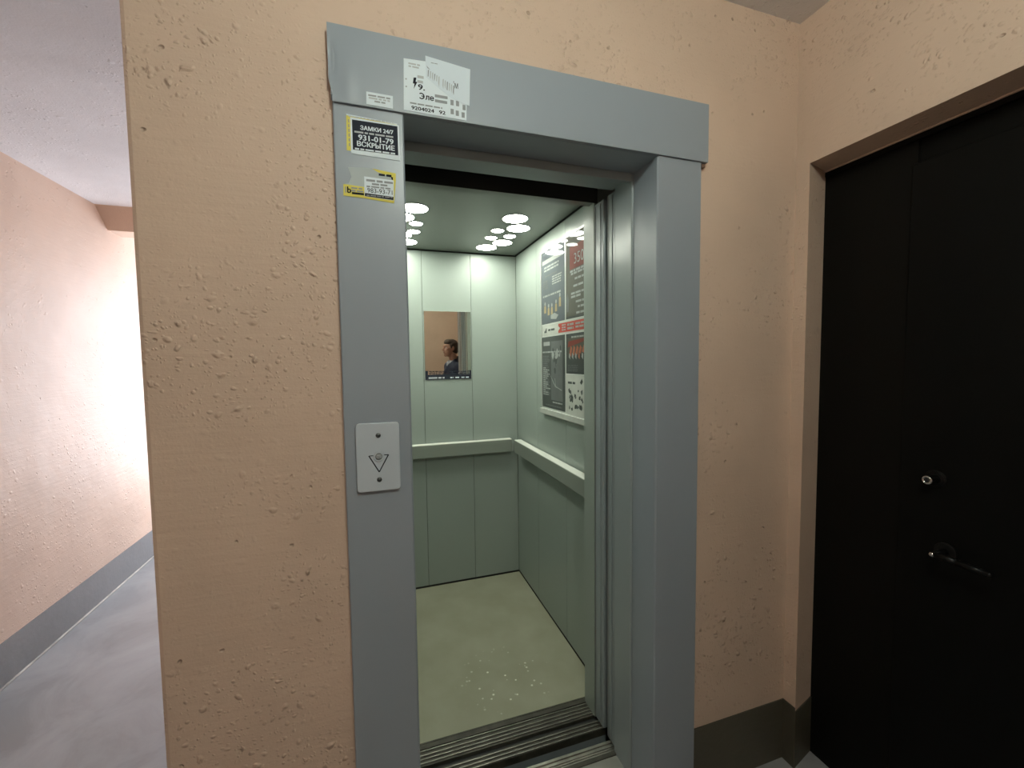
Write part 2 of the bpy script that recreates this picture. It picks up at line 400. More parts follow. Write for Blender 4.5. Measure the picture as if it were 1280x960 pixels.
b.cyl(hk, (hk[0] - .008, hk[1], hk[2]), .025, 'handle_black', bev=.002)
b.tube([(hk[0] - .008, hk[1], hk[2]), (hk[0] - .052, hk[1], hk[2]), (hk[0] - .058, hk[1] - .05, hk[2] + .001), (hk[0] - .054, hk[1] - .11, hk[2] - .004)], .0085, 'handle_black')
b.ball((hk[0] - .056, hk[1] + .004, hk[2] - .001), .007, 'chrome')
b.build('door_handle', dr)

# ------------------------------------------------------------------ grey steel elevator portal
FY = 1.103
pt = tag(empty('elevator_portal', (.455, WY, 0)), 'grey enamelled steel surround of the open elevator in the peach wall', 'elevator surround')
def jamb(sgn, X, Xo):
    # L of folded sheet: face, then a return into the opening
    i = -sgn
    b = MB(); T = .012
    b.prism([(Xo, WY + .001), (Xo, FY + .003), (Xo + i * .003, FY), (X - i * .004, FY), (X, FY + .004), (X, 1.226), (X - i * T, 1.226), (X - i * T, FY + T), (Xo + i * T, FY + T), (Xo + i * T, WY + .001)], 'z', 0, 2.118, 'grey')
    o = b.build('jamb', pt)
    b = MB(); Xi = X + i * .006
    b.prism([(X - i * .02, 1.228), (Xi - i * .004, 1.228), (Xi, 1.232), (Xi, 1.30), (Xi, 1.333), (X - i * .02, 1.333)], 'z', 0, 2.112, 'grey_in', bev=.0015)
    b.build('inner_frame', pt)
jamb(1, .828, .992); jamb(-1, .083, -.080)
# header: a folded sheet with a dented left end
HY = 1.096
b = MB(); t = bmesh.new()
NX, NZ = 90, 20; X0, X1, Z0, Z1 = -.086, 1.010, 2.112, 2.287
g = []
for i in range(NX + 1):
    row = []
    for k in range(NZ + 1):
        u = i / NX; u = u * .35 if u < .5 else .175 + (u - .5) * 1.65
        x = X0 + (X1 - X0) * min(u, 1); z = Z0 + (Z1 - Z0) * k / NZ
        e = (x - X0)
        dent = .004 * math.exp(-((e - .006) / .009) ** 2 - ((z - 2.205) / .035) ** 2) - .0022 * math.exp(-((e - .043) / .017) ** 2 - ((z - 2.16) / .05) ** 2)
        xx = x + (.010 * ((Z0 + .05 - z) / .05) if z < Z0 + .05 and i == 0 else 0)
        row.append(t.verts.new((xx, HY + dent, z)))
    g.append(row)
for i in range(NX):
    for k in range(NZ): t.faces.new((g[i][k], g[i + 1][k], g[i + 1][k + 1], g[i][k + 1]))
b.take(t, 'grey', smooth=True)
b.box(X0 + .010, X1, HY + .0015, WY, Z0, Z1, 'grey')
b.box(.078, .83, HY + .012, 1.229, Z0 - .001, Z0 + .012, 'grey')
hd = b.build('header', pt)
b = MB(); b.box(.083, .83, 1.231, 1.362, 2.106, 2.125, 'grey_in', bev=.002).box(.083, .83, 1.231, 1.245, 2.085, 2.125, 'grey_in', bev=.002); b.build('inner_header', pt)
b = MB(); b.box(.9935, 1.006, WY - .014, WY, 2.098, 2.111, 'nub', bev=.002); b.build('mounting_tab', pt)['label'] = 'small brown metal tab'
b = MB(); b.box(.075, .84, WY + .001, 1.316, .0005, .004, 'sill'); b.build('threshold', pt)
b = MB(); b.box(.06, .85, 1.316, 1.334, -.02, .007, 'alu_dirty', bev=.002).box(.06, .85, 1.334, 1.366, -.02, .002, 'alu').box(.06, .85, 1.366, 1.378, -.03, .007, 'alu', bev=.002)
for y in (1.343, 1.352): b.box(.06, .85, y, y + .004, 0, .005, 'alu', bev=.001)
b.build('landing_sill', pt)

# sliding landing-door leaves, pushed back into their pockets
def leaf_door(name, x0, x1, edge, y0, y1, z1, lab, m):
    e = tag(empty(name, ((x0 + x1) / 2, (y0 + y1) / 2, 0)), lab, 'elevator door', None)
    b = MB(); b.box(x0, x1, y0, y1, .012, z1, m, bev=.004); b.build('door_panel', e)
    b = MB(); s = 1 if edge == x0 else -1
    b.box(edge - s * .003, edge - s * .0002, y0 + .018, y0 + .026, .02, z1 - .01, 'grey_in', bev=.0012)
    b.box(edge - s * .002, edge - s * .0002, y1 - .010, y1 - .007, .02, z1 - .01, 'band', bev=.0006)
    b.build('edge_strip', e)
    return e
leaf_door('landing_door_leaf', .828, 1.19, .828, 1.340, 1.395, 2.10, 'grey landing door leaf pushed open behind the right jamb', 'grey_in')
leaf_door('landing_door_leaf', -.28, .080, .080, 1.340, 1.395, 2.10, 'grey landing door leaf pushed open behind the left jamb', 'grey_in')
leaf_door('car_door_leaf', .829, 1.19, .829, 1.424, 1.493, 2.10, 'grey elevator car door leaf slid open at right, next to the car post', 'grey_in')
leaf_door('car_door_leaf', -.28, .079, .079, 1.424, 1.493, 2.10, 'grey elevator car door leaf slid open at the left of the car', 'grey_in')

# ------------------------------------------------------------------ elevator car
CX0, CX1, CY0, CY1, CZT = -.02, .927, 1.585, 2.756, 2.2105
cab = tag(empty('elevator_car', ((CX0 + CX1) / 2, 2.17, 0)), 'lit pale green elevator car standing open behind the grey surround', 'elevator car')
b = MB(); b.box(CX0, CX1, CY0, CY1, -.04, 0, 'lino').box(.06, .85, 1.597, 1.603, 0, .004, 'alu_dirty'); b.build('car_floor', cab)
b = MB(); b.box(CX0 + .004, CX1 - .004, 1.5, CY1 - .004, CZT, CZT + .03, 'cab_ceil'); cc = b.build('car_ceiling', cab)
# wall panels, each a separate sheet with a thin dark joint behind
J = .0022
b = MB()
b.box(CX0 - .03, CX1 + .03, CY1 + .006, CY1 + .02, 0, CZT + .03, 'rubber').box(CX1 + .006, CX1 + .02, 1.5, CY1 + .006, 0, CZT + .03, 'rubber').box(CX0 - .02, CX0 - .006, 1.5, CY1 + .006, 0, CZT + .03, 'rubber')
b.box(CX0 - .02, CX1 + .02, 1.471, CY1 + .02, CZT + .03, CZT + .04, 'rubber')
b.build('car_shell', cab)
for x0, x1 in ((CX0, .293), (.293, .611), (.611, CX1)):
    b = MB(); b.box(x0 + J / 2, x1 - J / 2, CY1, CY1 + .006, .012, CZT - .008, 'cab', bev=.0008, seg=1); b.build('rear_wall_panel', cab)
ys = (CY0, 1.968, 2.372, CY1)
for y0, y1 in zip(ys, ys[1:]):
    b = MB(); b.box(CX1, CX1 + .006, y0 + J / 2, y1 - J / 2, .012, CZT - .008, 'cab', bev=.0008, seg=1); b.build('side_wall_panel', cab)
    b = MB(); b.box(CX0 - .006, CX0, y0 + J / 2, y1 - J / 2, .012, CZT - .008, 'cab', bev=.0008, seg=1); b.build('side_wall_panel', cab)
b = MB(); b.box(.830, CX1 + .006, 1.497, CY0, 0, CZT, 'cab', bev=.002); b.build('car_post', cab)
b = MB(); b.box(CX0 - .006, .078, 1.497, CY0, 0, CZT, 'cab', bev=.002); b.build('car_post', cab)
b = MB(); b.box(.078, .830, 1.473, 1.537, 2.110, CZT + .03, 'cab_ceil', bev=.002).box(.078, .830, 1.470, 1.473, 2.1, CZT + .4, 'dark'); b.build('car_header', cab)
# sill with two ribbed tracks and the apron below
b = MB()
b.box(.06, .85, 1.577, 1.597, -.03, .003, 'alu_dirty', bev=.001)
b.box(.06, .85, 1.509, 1.577, -.03, -.002, 'alu_dirty').box(.06, .85, 1.485, 1.509, -.03, -.014, 'rubber').box(.06, .85, 1.438, 1.485, -.03, -.002, 'alu_dirty')
for y in (1.517, 1.533, 1.549, 1.568): b.box(.06, .85, y, y + .004, -.002, .003, 'alu', bev=.001)
for y in (1.440, 1.456, 1.472): b.box(.06, .85, y, y + .004, -.002, .003, 'alu', bev=.001)
b.box(.06, .85, 1.438, 1.442, -.45, -.03, 'grey_in')
b.build('car_sill', cab)
# handrails: a flat bar on short brackets
RZ0, RZ1, RD = .878, .961, .056
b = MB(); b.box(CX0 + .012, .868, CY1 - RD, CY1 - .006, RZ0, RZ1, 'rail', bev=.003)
for x in (.1, .45, .8): b.box(x - .012, x + .012, CY1 - .01, CY1 - .0005, RZ0 + .02, RZ1 - .02, 'screw')
h_ = b.build('handrail', cab)
b = MB(); b.box(CX0 + .014, .866, CY1 - RD + .001, CY1 - .008, RZ1 - .0015, RZ1 + .0035, 'rail_top', bev=.0015); b.build('top_edge', h_)['label'] = 'pale top edge'
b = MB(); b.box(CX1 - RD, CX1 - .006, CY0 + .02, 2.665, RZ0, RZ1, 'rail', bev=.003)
for y in (1.75, 2.15, 2.55): b.box(CX1 - .01, CX1 - .0005, y - .012, y + .012, RZ0 + .02, RZ1 - .02, 'screw')
h_ = b.build('handrail', cab)
b = MB(); b.box(CX1 - RD + .001, CX1 - .008, CY0 + .022, 2.663, RZ1 - .0015, RZ1 + .0035, 'rail_top', bev=.0015); b.build('top_edge', h_)['label'] = 'pale top edge'
# ceiling lights: a cluster of big and small discs on each side
R_ = [(.686, 2.039, .062), (.751, 2.18, .060), (.655, 2.25, .033), (.750, 2.331, .033), (.656, 2.39, .033), (.747, 2.468, .057), (.681, 2.597, .062)]
L_ = [(.190, 2.029, .062), (.140, 2.163, .060), (.217, 2.248, .033), (.118, 2.325, .033), (.217, 2.387, .033), (.150, 2.46, .062), (.190, 2.599, .062)]
for x, y, r in R_ + L_:
    b = MB(); b.cyl((x, y, CZT), (x, y, CZT - .003), r, 'lamp', seg=48, smooth=False)
    ld = b.build('ceiling_light', cab)
    b = MB(); b.ring((x, y, CZT - .001), (0, 0, 1), r + .0015, .0025, 'steel', seg=48, k=8); b.build('light_rim', ld)

# mirror with a printed strip along its foot
mr = tag(empty('mirror', (.4525, CY1, 1.378)), 'rectangular mirror with a black printed strip on the rear elevator wall', 'mirror')
b = MB(); b.box(.3005, .605, CY1 - .004, CY1 - .0003, 1.378, 1.823, 'mirror', bev=.0012, seg=1); b.build('mirror_glass', mr)
FM = lambda u, v, o: Vector((u, CY1 - .004 - o, v))
b = MB(); b.rect(FM, .3015, .604, 1.379, 1.412, .0006, 'navy')
b.rect(FM, .3015, .318, 1.412, 1.437, .0006, 'navy').rect(FM, .592, .604, 1.412, 1.437, .0006, 'navy')
b.lines(FM, .322, .425, 1.382, 1.400, .0011, 'inkpale', seed=2, n=1).lines(FM, .325, .42, 1.412, 1.437, .0009, 'navy', seed=3, n=3)
b.lines(FM, .46, .59, 1.412, 1.437, .0009, 'navy', seed=4, n=2)
for u0, u1 in ((.463, .485), (.497, .527), (.537, .557), (.566, .586)): b.lines(FM, u0, u1, 1.385, 1.397, .0011, 'paper', seed=int(u0 * 999), n=1)
b.build('advert_strip', mr)['label'] = 'black printed strip'

# ------------------------------------------------------------------ advert board on the right car wall
BX = CX1 - .012
bd = tag(empty('advert_board', (CX1, 1.96, 1.2)), 'silver framed advert board full of posters on the right elevator wall', 'notice board')
BY0, BY1, BZ0, BZ1 = 2.268, 1.655, 1.197, 2.108
FB = lambda u, v, o: Vector((BX - o, BY0 - u, v))       # u runs to the right as seen from inside the car
b = MB(); b.box(BX, CX1 - .0005, BY1, BY0, BZ0, BZ1, 'silver'); b.build('backing', bd)
b = MB(); f = .009
b.box(BX - .004, BX, BY0 - f, BY0, BZ0, BZ1, 'silver', bev=.001).box(BX - .004, BX, BY1, BY1 + f, BZ0, BZ1, 'silver', bev=.001)
b.box(BX - .004, BX, BY1, BY0, BZ1 - f, BZ1, 'silver', bev=.001).box(BX - .012, BX, BY1, BY0, BZ0 - .004, BZ0 + .026, 'p_white', bev=.002)
b.build('board_frame', bd)
# upper left poster
U = lambda y: BY0 - y
b = MB(); u0, u1 = .012, U(1.949); z0, z1 = 1.700, 2.098
b.rect(FB, u0, u1, z0, z1, .0006, 'p_blue')
b.rect(FB, u0 + .012, u1 - .02, 2.030, 2.052, .0006 + .0004, 'p_text')
b.lines(FB, u0 + .04, u1 - .07, 1.985, 2.018, .0012, 'p_text', seed=11, n=2)
b.lines(FB, u0 + .05, u1 - .09, 1.955, 1.968, .0012, 'p_grey', seed=12, n=1)
b.lines(FB, u0 + .02, u0 + .10, 1.89, 1.94, .0012, 'p_grey', seed=13, n=4, ragged=.3).lines(FB, u0 + .15, u1 - .03, 1.90, 1.95, .0012, 'p_text', seed=14, n=4, ragged=.3)
b.lines(FB, u0 + .02, u1 - .04, 1.845, 1.862, .0012, 'p_text', seed=15, n=1)
for k, (du, dz, hh) in enumerate(((.05, 1.76, .06), (.10, 1.745, .06), (.145, 1.745, .058), (.20, 1.755, .06), (.25, 1.775, .07))):
    b.sheet(FB, [(u0 + du - .013, dz), (u0 + du + .013, dz), (u0 + du + .011, dz + hh * .6), (u0 + du, dz + hh * .75), (u0 + du - .011, dz + hh * .6)], .0012, 'p_gold')
    b.sheet(FB, [(u0 + du + .009 * math.cos(a * .785), dz + hh * .86 + .011 * math.sin(a * .785)) for a in range(8)], .0012, 'p_text')
b.sheet(FB, [(u0 + .13, 1.722), (u0 + .20, 1.715), (u0 + .23, 1.735), (u0 + .18, 1.75), (u0 + .13, 1.742)], .0014, 'p_text')
b.build('slate_blue_poster', bd)
# upper right poster
b = MB(); v0, v1 = U(1.935), .60
b.rect(FB, v0, v1, 1.700, 2.098, .0006, 'p_olive')
b.rect(FB, v0 + .045, v1, 1.935, 2.045, .0010, 'p_redd')
b.text(FB, '350', U(1.842), U(1.742), 1.955, 2.005, .0015, 'p_text', bold=.01)
for k, (a, c, zz) in enumerate(((.05, .26, 1.925), (.06, .25, 1.912), (.10, .26, 1.885), (.085, .26, 1.852), (.06, .25, 1.818), (.06, .16, 1.802), (.11, .24, 1.775), (.13, .2, 1.75), (.115, .26, 1.722))):
    b.lines(FB, v0 + a, v0 + c, zz - .009, zz + .009, .0014, 'p_text', seed=30 + k, n=1)
b.sheet(FB, [(v0 + .005, 1.79), (v0 + .02, 1.83), (v0 + .035, 1.79), (v0 + .03, 1.735), (v0 + .01, 1.735)], .0012, 'p_grey')
b.rect(FB, v0, v1, 1.700, 1.712, .0010, 'p_dark')
b.build('olive_poster', bd)
# banner strip
b = MB()
b.rect(FB, .012, .60, 1.634, 1.692, .0008, 'p_white').rect(FB, .24, .60, 1.639, 1.687, .0012, 'p_red')
b.sheet(FB, [(.035, 1.642), (.225, 1.642), (.262, 1.663), (.225, 1.684), (.035, 1.684)], .0016, 'p_white')
b.sheet(FB, [(.05, 1.65), (.085, 1.65), (.085, 1.676), (.078, 1.676), (.06, 1.66), (.05, 1.66)], .0021, 'p_dark').lines(FB, .105, .20, 1.653, 1.673, .0021, 'p_dark', seed=50, n=1)
b.lines(FB, .285, .33, 1.645, 1.682, .0021, 'p_text', seed=51, n=3).lines(FB, .35, .42, 1.645, 1.682, .0021, 'p_text', seed=52, n=2).lines(FB, .44, .58, 1.648, 1.680, .0021, 'p_text', seed=53, n=2)
b.build('red_and_white_banner', bd)
# lower left poster
b = MB()
b.rect(FB, .012, U(1.949), 1.232, 1.627, .0006, 'p_dark')
b.rect(FB, .14, .29, 1.28, 1.60, .0010, 'p_grey')
b.rect(FB, .035, .125, 1.578, 1.600, .0012, 'p_text').lines(FB, .02, .28, 1.535, 1.55, .0016, 'p_text', seed=60, n=1)
b.lines(FB, .02, .13, 1.30, 1.525, .0014, 'p_grey', seed=61, n=22, ragged=.35)
b.lines(FB, .03, .13, 1.30, 1.46, .0016, 'p_text', seed=62, n=14, ragged=.7)
for k in range(16):
    rd = random.Random(k); a = rd.uniform(.155, .27); z = rd.uniform(1.42, 1.57); r = rd.uniform(.008, .02)
    b.sheet(FB, [(a + r * math.cos(t_ * .9) * rd.uniform(.6, 1.2), z + r * 1.5 * math.sin(t_ * .9) * rd.uniform(.6, 1.2)) for t_ in range(7)], .0014 + k * .00002, rd.choice(['p_dark', 'p_text', 'p_grey', 'p_dark']))
b.sheet(FB, [(.12, 1.425), (.18, 1.375), (.215, 1.352), (.21, 1.349), (.175, 1.37)], .0020, 'p_text').sheet(FB, [(.19, 1.362), (.28, 1.342), (.28, 1.338), (.19, 1.356)], .0020, 'p_text').sheet(FB, [(.195, 1.40), (.205, 1.36), (.20, 1.358), (.19, 1.40)], .0020, 'p_text')
b.lines(FB, .16, .285, 1.262, 1.275, .0014, 'p_text', seed=64, n=1).lines(FB, .06, .28, 1.242, 1.254, .0014, 'p_grey', seed=65, n=1)
b.build('charcoal_poster', bd)
# lower right poster with orange picture
b = MB()
b.rect(FB, v0, v1, 1.430, 1.627, .0006, 'p_dark').rect(FB, v0 + .02, v1 - .03, 1.52, 1.605, .0010, 'p_olive')
b.lines(FB, v0 + .06, v0 + .19, 1.602, 1.616, .0014, 'p_text', seed=70, n=1)
for k in range(5):
    a = v0 + .035 + k * .034
    b.sheet(FB, [(a, 1.520 + .004 * k), (a + .022, 1.515 + .004 * k), (a + .034, 1.556), (a + .018, 1.568)], .0014, 'p_orange')
    b.sheet(FB, [(a - .004, 1.512), (a + .012, 1.50), (a + .014, 1.524), (a + .002, 1.532)], .0016, 'p_text' if k != 3 else 'p_orange')
b.sheet(FB, [(v0 + .02, 1.56), (v0 + .20, 1.585), (v0 + .21, 1.60), (v0 + .03, 1.59)], .0013, 'p_redd')
b.lines(FB, v0 + .02, v0 + .13, 1.44, 1.475, .0014, 'p_grey', seed=71, n=4)
b.build('orange_picture_poster', bd)
# white leaflet with black pattern
b = MB()
b.rect(FB, v0 - .004, v0 + .20, 1.226, 1.424, .0008, 'p_white').rect(FB, v0 + .20, v1, 1.226, 1.418, .0008, 'p_green')
b.lines(FB, v0 + .02, v0 + .10, 1.375, 1.395, .0013, 'p_dark', seed=80, n=1).sheet(FB, [(v0 + .15, 1.39), (v0 + .165, 1.38), (v0 + .18, 1.395), (v0 + .17, 1.41)], .0013, 'p_dark')
for k in range(26):
    rd = random.Random(100 + k); a = v0 + rd.uniform(.03, .175); z = rd.uniform(1.25, 1.36); r = rd.uniform(.006, .014)
    b.sheet(FB, [(a + r * math.cos(t_ * .9) * rd.uniform(.5, 1.2), z + r * 1.2 * math.sin(t_ * .9) * rd.uniform(.5, 1.2)) for t_ in range(7)], .0013 + k * .00002, rd.choice(['p_dark', 'p_grey', 'p_white']))
b.build('white_leaflet', bd)

# ------------------------------------------------------------------ call-button plate
cp = tag(empty('call_button_panel', (0, FY, 1.175)), 'pale call-button plate with a triangle mark on the left jamb', 'elevator button')
b = MB(); t = bmesh.new()
def rrect(x0, x1, z0, z1, r, n=6):
    P = []
    for cx, cz, a0 in ((x1 - r, z1 - r, 0), (x0 + r, z1 - r, 90), (x0 + r, z0 + r, 180), (x1 - r, z0 + r, 270)):
        for k in range(n + 1):
            a = math.radians(a0 + 90 * k / n); P.append((cx + r * math.cos(a), cz + r * math.sin(a)))
    return P
tilt = Matrix.Translation((0, 0, 1.26)) @ Matrix.Rotation(math.radians(0.0), 4, 'Y') @ Matrix.Translation((0, 0, -1.26))
b.prism(rrect(-.053, .0515, 1.1755, 1.348, .009), 'y', FY - .010, FY - .0005, 'plate', bev=.0018, mx=tilt)
b.build('face_plate', cp)
PY = FY - .010
for z in (1.3165, 1.2045):
    b = MB(); b.ball((0, PY, z), .0062, 'screw', sc=(1, .6, 1)).box(-.005, .005, PY - .0042, PY - .003, z - .0006, z + .0006, 'ink'); b.build('screw', cp)
b = MB(); b.cyl((0, PY, 1.263), (0, PY - .002, 1.263), .0125, 'btn_grey', bev=.0006).ring((0, PY - .002, 1.263), (0, 1, 0), .0105, .0018, 'plate')
bt = b.build('button_ring', cp)
b = MB(); b.cyl((0, PY - .001, 1.263), (0, PY - .0045, 1.263), .0062, 'button_metal', bev=.001); b.build('button', bt)
FP = lambda u, v, o: Vector((u, PY - o, v))
b = MB(); tw = .0026
tri = [(-.0235, 1.2665), (.0235, 1.2665), (0, 1.2240)]
for (a, c) in ((0, 2), (2, 1)):
    p = Vector(tri[a]); q = Vector(tri[c]); d = (q - p).normalized(); n = Vector((-d.y, d.x)) * tw / 2
    b.sheet(FP, [tuple(p + n), tuple(p - n), tuple(q - n), tuple(q + n)], .0004 + .0001 * a, 'ink')
b.rect(FP, -.0235, -.013, 1.2655, 1.2672, .0006, 'ink').rect(FP, .013, .0235, 1.2655, 1.2672, .0006, 'ink')
b.build('triangle_mark', cp)

# ------------------------------------------------------------------ stickers
FH = lambda u, v, o: Vector((u, HY - .0006 - o, v))
FJ = lambda u, v, o: Vector((u, FY - .0002 - o, v))
def sticker(b, name, lab, org): return tag(b.build(name, org=org), lab, 'sticker')
# small white one
b = MB(); b.sheet(FH, [(-.0030, 2.1455), (.0582, 2.1455), (.0578, 2.1155), (-.0036, 2.1165)], .0005, 'paper')
b.lines(FH, .001, .052, 2.1345, 2.141, .001, 'inkgrey', seed=1, n=1).lines(FH, .002, .051, 2.1285, 2.135, .001, 'inkpale', seed=2, n=1).lines(FH, .015, .040, 2.1225, 2.1285, .001, 'inkgrey', seed=3, n=1)
sticker(b, 'paper_sticker', 'small white printed sticker at the left end of the grey header', (.027, HY, 2.116))
# torn electrician leaflet
b = MB()
b.sheet(FH, [(.086, 2.2395), (.139, 2.2425), (.2415, 2.182), (.2395, 2.1165), (.083, 2.1175)], .0005, 'paper')
b.text(FH, '9.', .1195, .1350, 2.1715, 2.1845, .001, 'ink', bold=.03).text(FH, 'C', .1340, .1225, 2.1500, 2.1645, .001, 'ink', bold=.03).rect(FH, .1265, .1335, 2.1564, 2.1584, .00115, 'ink').text(FH, 'ле', .1365, .157, 2.1500, 2.1605, .001, 'ink', bold=.03)
b.sheet(FH, [(.109, 2.198), (.1155, 2.199), (.1135, 2.189), (.1175, 2.189), (.1085, 2.171), (.1105, 2.184), (.1065, 2.184)], .001, 'ink')
b.lines(FH, .0985, .178, 2.1335, 2.1395, .001, 'inkgrey', seed=5, n=1)
b.text(FH, '9204024', .102, .157, 2.1215, 2.1300, .001, 'ink', bold=.03).text(FH, '92', .170, .1855, 2.1215, 2.1300, .001, 'ink', bold=.03)
b.lines(FH, .097, .125, 2.22, 2.233, .001, 'inkpale', seed=6, n=2).lines(FH, .118, .138, 2.185, 2.208, .001, 'inkpale', seed=7, n=2)
b.lines(FH, .160, .192, 2.146, 2.170, .001, 'inkgrey', seed=8, n=2)
for k, (a, c) in enumerate(((.199, 2.148), (.213, 2.148), (.230, 2.141), (.199, 2.126), (.212, 2.124), (.227, 2.122), (.085 + .004, 2.19), (.089, 2.172))):
    b.rect(FH, a, a + (.008 if k < 6 else .003), c, c + (.013 if k < 6 else .003), .001, 'inkgrey')
sticker(b, 'torn_leaflet', 'torn white leaflet with a lightning mark and bold digits on the grey header', (.162, HY, 2.117))
b = MB()
b.sheet(FH, [(.1385, 2.2555), (.2515, 2.2445), (.2480, 2.1535), (.232, 2.156), (.197, 2.1675), (.168, 2.186), (.139, 2.205)], .0014, 'paper2')
b.lines(FH, .152, .168, 2.2395, 2.2425, .0019, 'inkgrey', seed=20, n=1)
rd = random.Random(3)
for k in range(13):
    a = .144 + .0052 * k; c = 2.222 - .0022 * k
    if k in (6,): continue
    b.sheet(FH, [(a, c), (a + .0028, c + .001), (a + .0012, c - rd.uniform(.012, .026)), (a - .0010, c - rd.uniform(.010, .02))], .0019, 'inkpale' if k % 3 else 'inkgrey')
b.text(FH, "'м", .2075, .2190, 2.190, 2.2075, .0019, 'ink', bold=.0)
b.sheet(FH, [(.141, 2.232), (.150, 2.2235), (.143, 2.2265)], .0019, 'inkgrey')
sticker(b, 'torn_leaflet', 'upper torn white sheet pasted over the lightning-mark leaflet', (.193, HY, 2.155))
# lock opening flyer over a yellow one
b = MB(); b.sheet(FJ, [(-.0500, 2.090), (.067, 2.0855), (.066, 2.003), (-.0515, 2.0060)], .0005, 'yellow')
b.sheet(FJ, [(-.0500, 2.090), (.067, 2.0855), (.067, 2.0825), (-.050, 2.087)], .0009, 'paper')
b.lines(FJ, -.045, .06, 2.0835, 2.0875, .0012, 'inkpale', seed=30, n=1)
for k in range(6): b.rect(FJ, -.0462, -.0440, 2.016 + k * .011, 2.023 + k * .011, .0010, 'inkgrey')
sticker(b, 'flyer', 'yellow flyer mostly hidden beneath the black lock flyer on the left jamb', (.008, FY, 2.003))
b = MB(); b.sheet(FJ, [(-.0415, 2.0835), (.0705, 2.0815), (.0722, 1.9968), (-.0420, 1.9995)], .0013, 'paper')
b.rect(FJ, -.0375, .0675, 2.0090, 2.0785, .0018, 'navy')
b.text(FJ, 'ЗАМКИ 24/7', -.0190, .0570, 2.0575, 2.0675, .0023, 'paper', bold=.03)
b.lines(FJ, -.0330, .057, 2.0475, 2.0545, .0023, 'inkpale', seed=40, n=1)
b.text(FJ, '931-01-79', -.0240, .0565, 2.0330, 2.0455, .0023, 'paper', bold=.03)
b.text(FJ, 'ВСКPЫТИЕ', -.0275, .0590, 2.0185, 2.0305, .0023, 'paper', bold=.03)
b.lines(FJ, -.033, .060, 2.0085, 2.0150, .0023, 'paper', seed=41, n=1)
sticker(b, 'flyer', 'black and white lock-opening flyer with a phone number on the left jamb', (.015, FY, 1.997))
# torn yellow sticker and the white slip on it
b = MB()
b.sheet(FJ, [(-.0615, 1.926), (-.0500, 1.9285), (-.0430, 1.945), (-.0500, 1.967), (-.0085, 1.9705), (.0605, 1.9650), (.0600, 1.930), (.0545, 1.8925), (-.0150, 1.8975), (-.0622, 1.8990)], .0005, 'glue')
b.sheet(FJ, [(-.0615, 1.926), (-.0142, 1.924), (-.0145, 1.8975), (-.0622, 1.8990)], .0010, 'yellow')
b.sheet(FJ, [(.0050, 1.9700), (.0605, 1.9650), (.0600, 1.9500), (.0520, 1.9505), (.047, 1.957), (.018, 1.9630)], .0010, 'yellow')
b.sheet(FJ, [(.053, 1.951), (.0603, 1.951), (.0545, 1.8925), (-.0150, 1.8975), (-.015, 1.902), (.053, 1.899)], .0010, 'yellow')
b.lines(FJ, .020, .050, 1.953, 1.962, .0014, 'ink', seed=50, n=1).sheet(FJ, [(.049, 1.955), (.0535, 1.955), (.053, 1.948), (.050, 1.949)], .0014, 'ink')
b.text(FJ, 'b', -.0530, -.0450, 1.9060, 1.9205, .0014, 'ink', bold=.03).lines(FJ, -.044, -.016, 1.909, 1.922, .0014, 'inkgrey', seed=51, n=2).rect(FJ, -.0580, -.0555, 1.906, 1.920, .0014, 'inkgrey').rect(FJ, -.043, -.0155, 1.904, 1.909, .0014, 'ink')
sticker(b, 'torn_sticker', 'half torn-off yellow sticker below the black flyer on the left jamb', (0, FY, 1.893))
b = MB(); b.sheet(FJ, [(-.0140, 1.9490), (.0550, 1.9470), (.0535, 1.8985), (-.0145, 1.9020)], .0018, 'paper')
b.lines(FJ, -.0095, .053, 1.9360, 1.9450, .0023, 'inkgrey', seed=60, n=1).lines(FJ, .0035, .0395, 1.9290, 1.9365, .0023, 'inkgrey', seed=61, n=1).lines(FJ, -.0090, .050, 1.9230, 1.9290, .0023, 'inkgrey', seed=62, n=1)
b.text(FJ, '983-93-71', -.0075, .0510, 1.9115, 1.9225, .0023, 'ink', bold=.005)
b.sheet(FJ, [(-.0136, 1.9095), (.0535, 1.9070), (.0532, 1.8995), (-.0136, 1.9025)], .0022, 'ink').lines(FJ, -.010, .051, 1.9025, 1.9070, .0026, 'inkgrey', seed=63, n=1)
sticker(b, 'paper_slip', 'white slip with a phone number stuck on the torn yellow sticker', (.02, FY, 1.899))

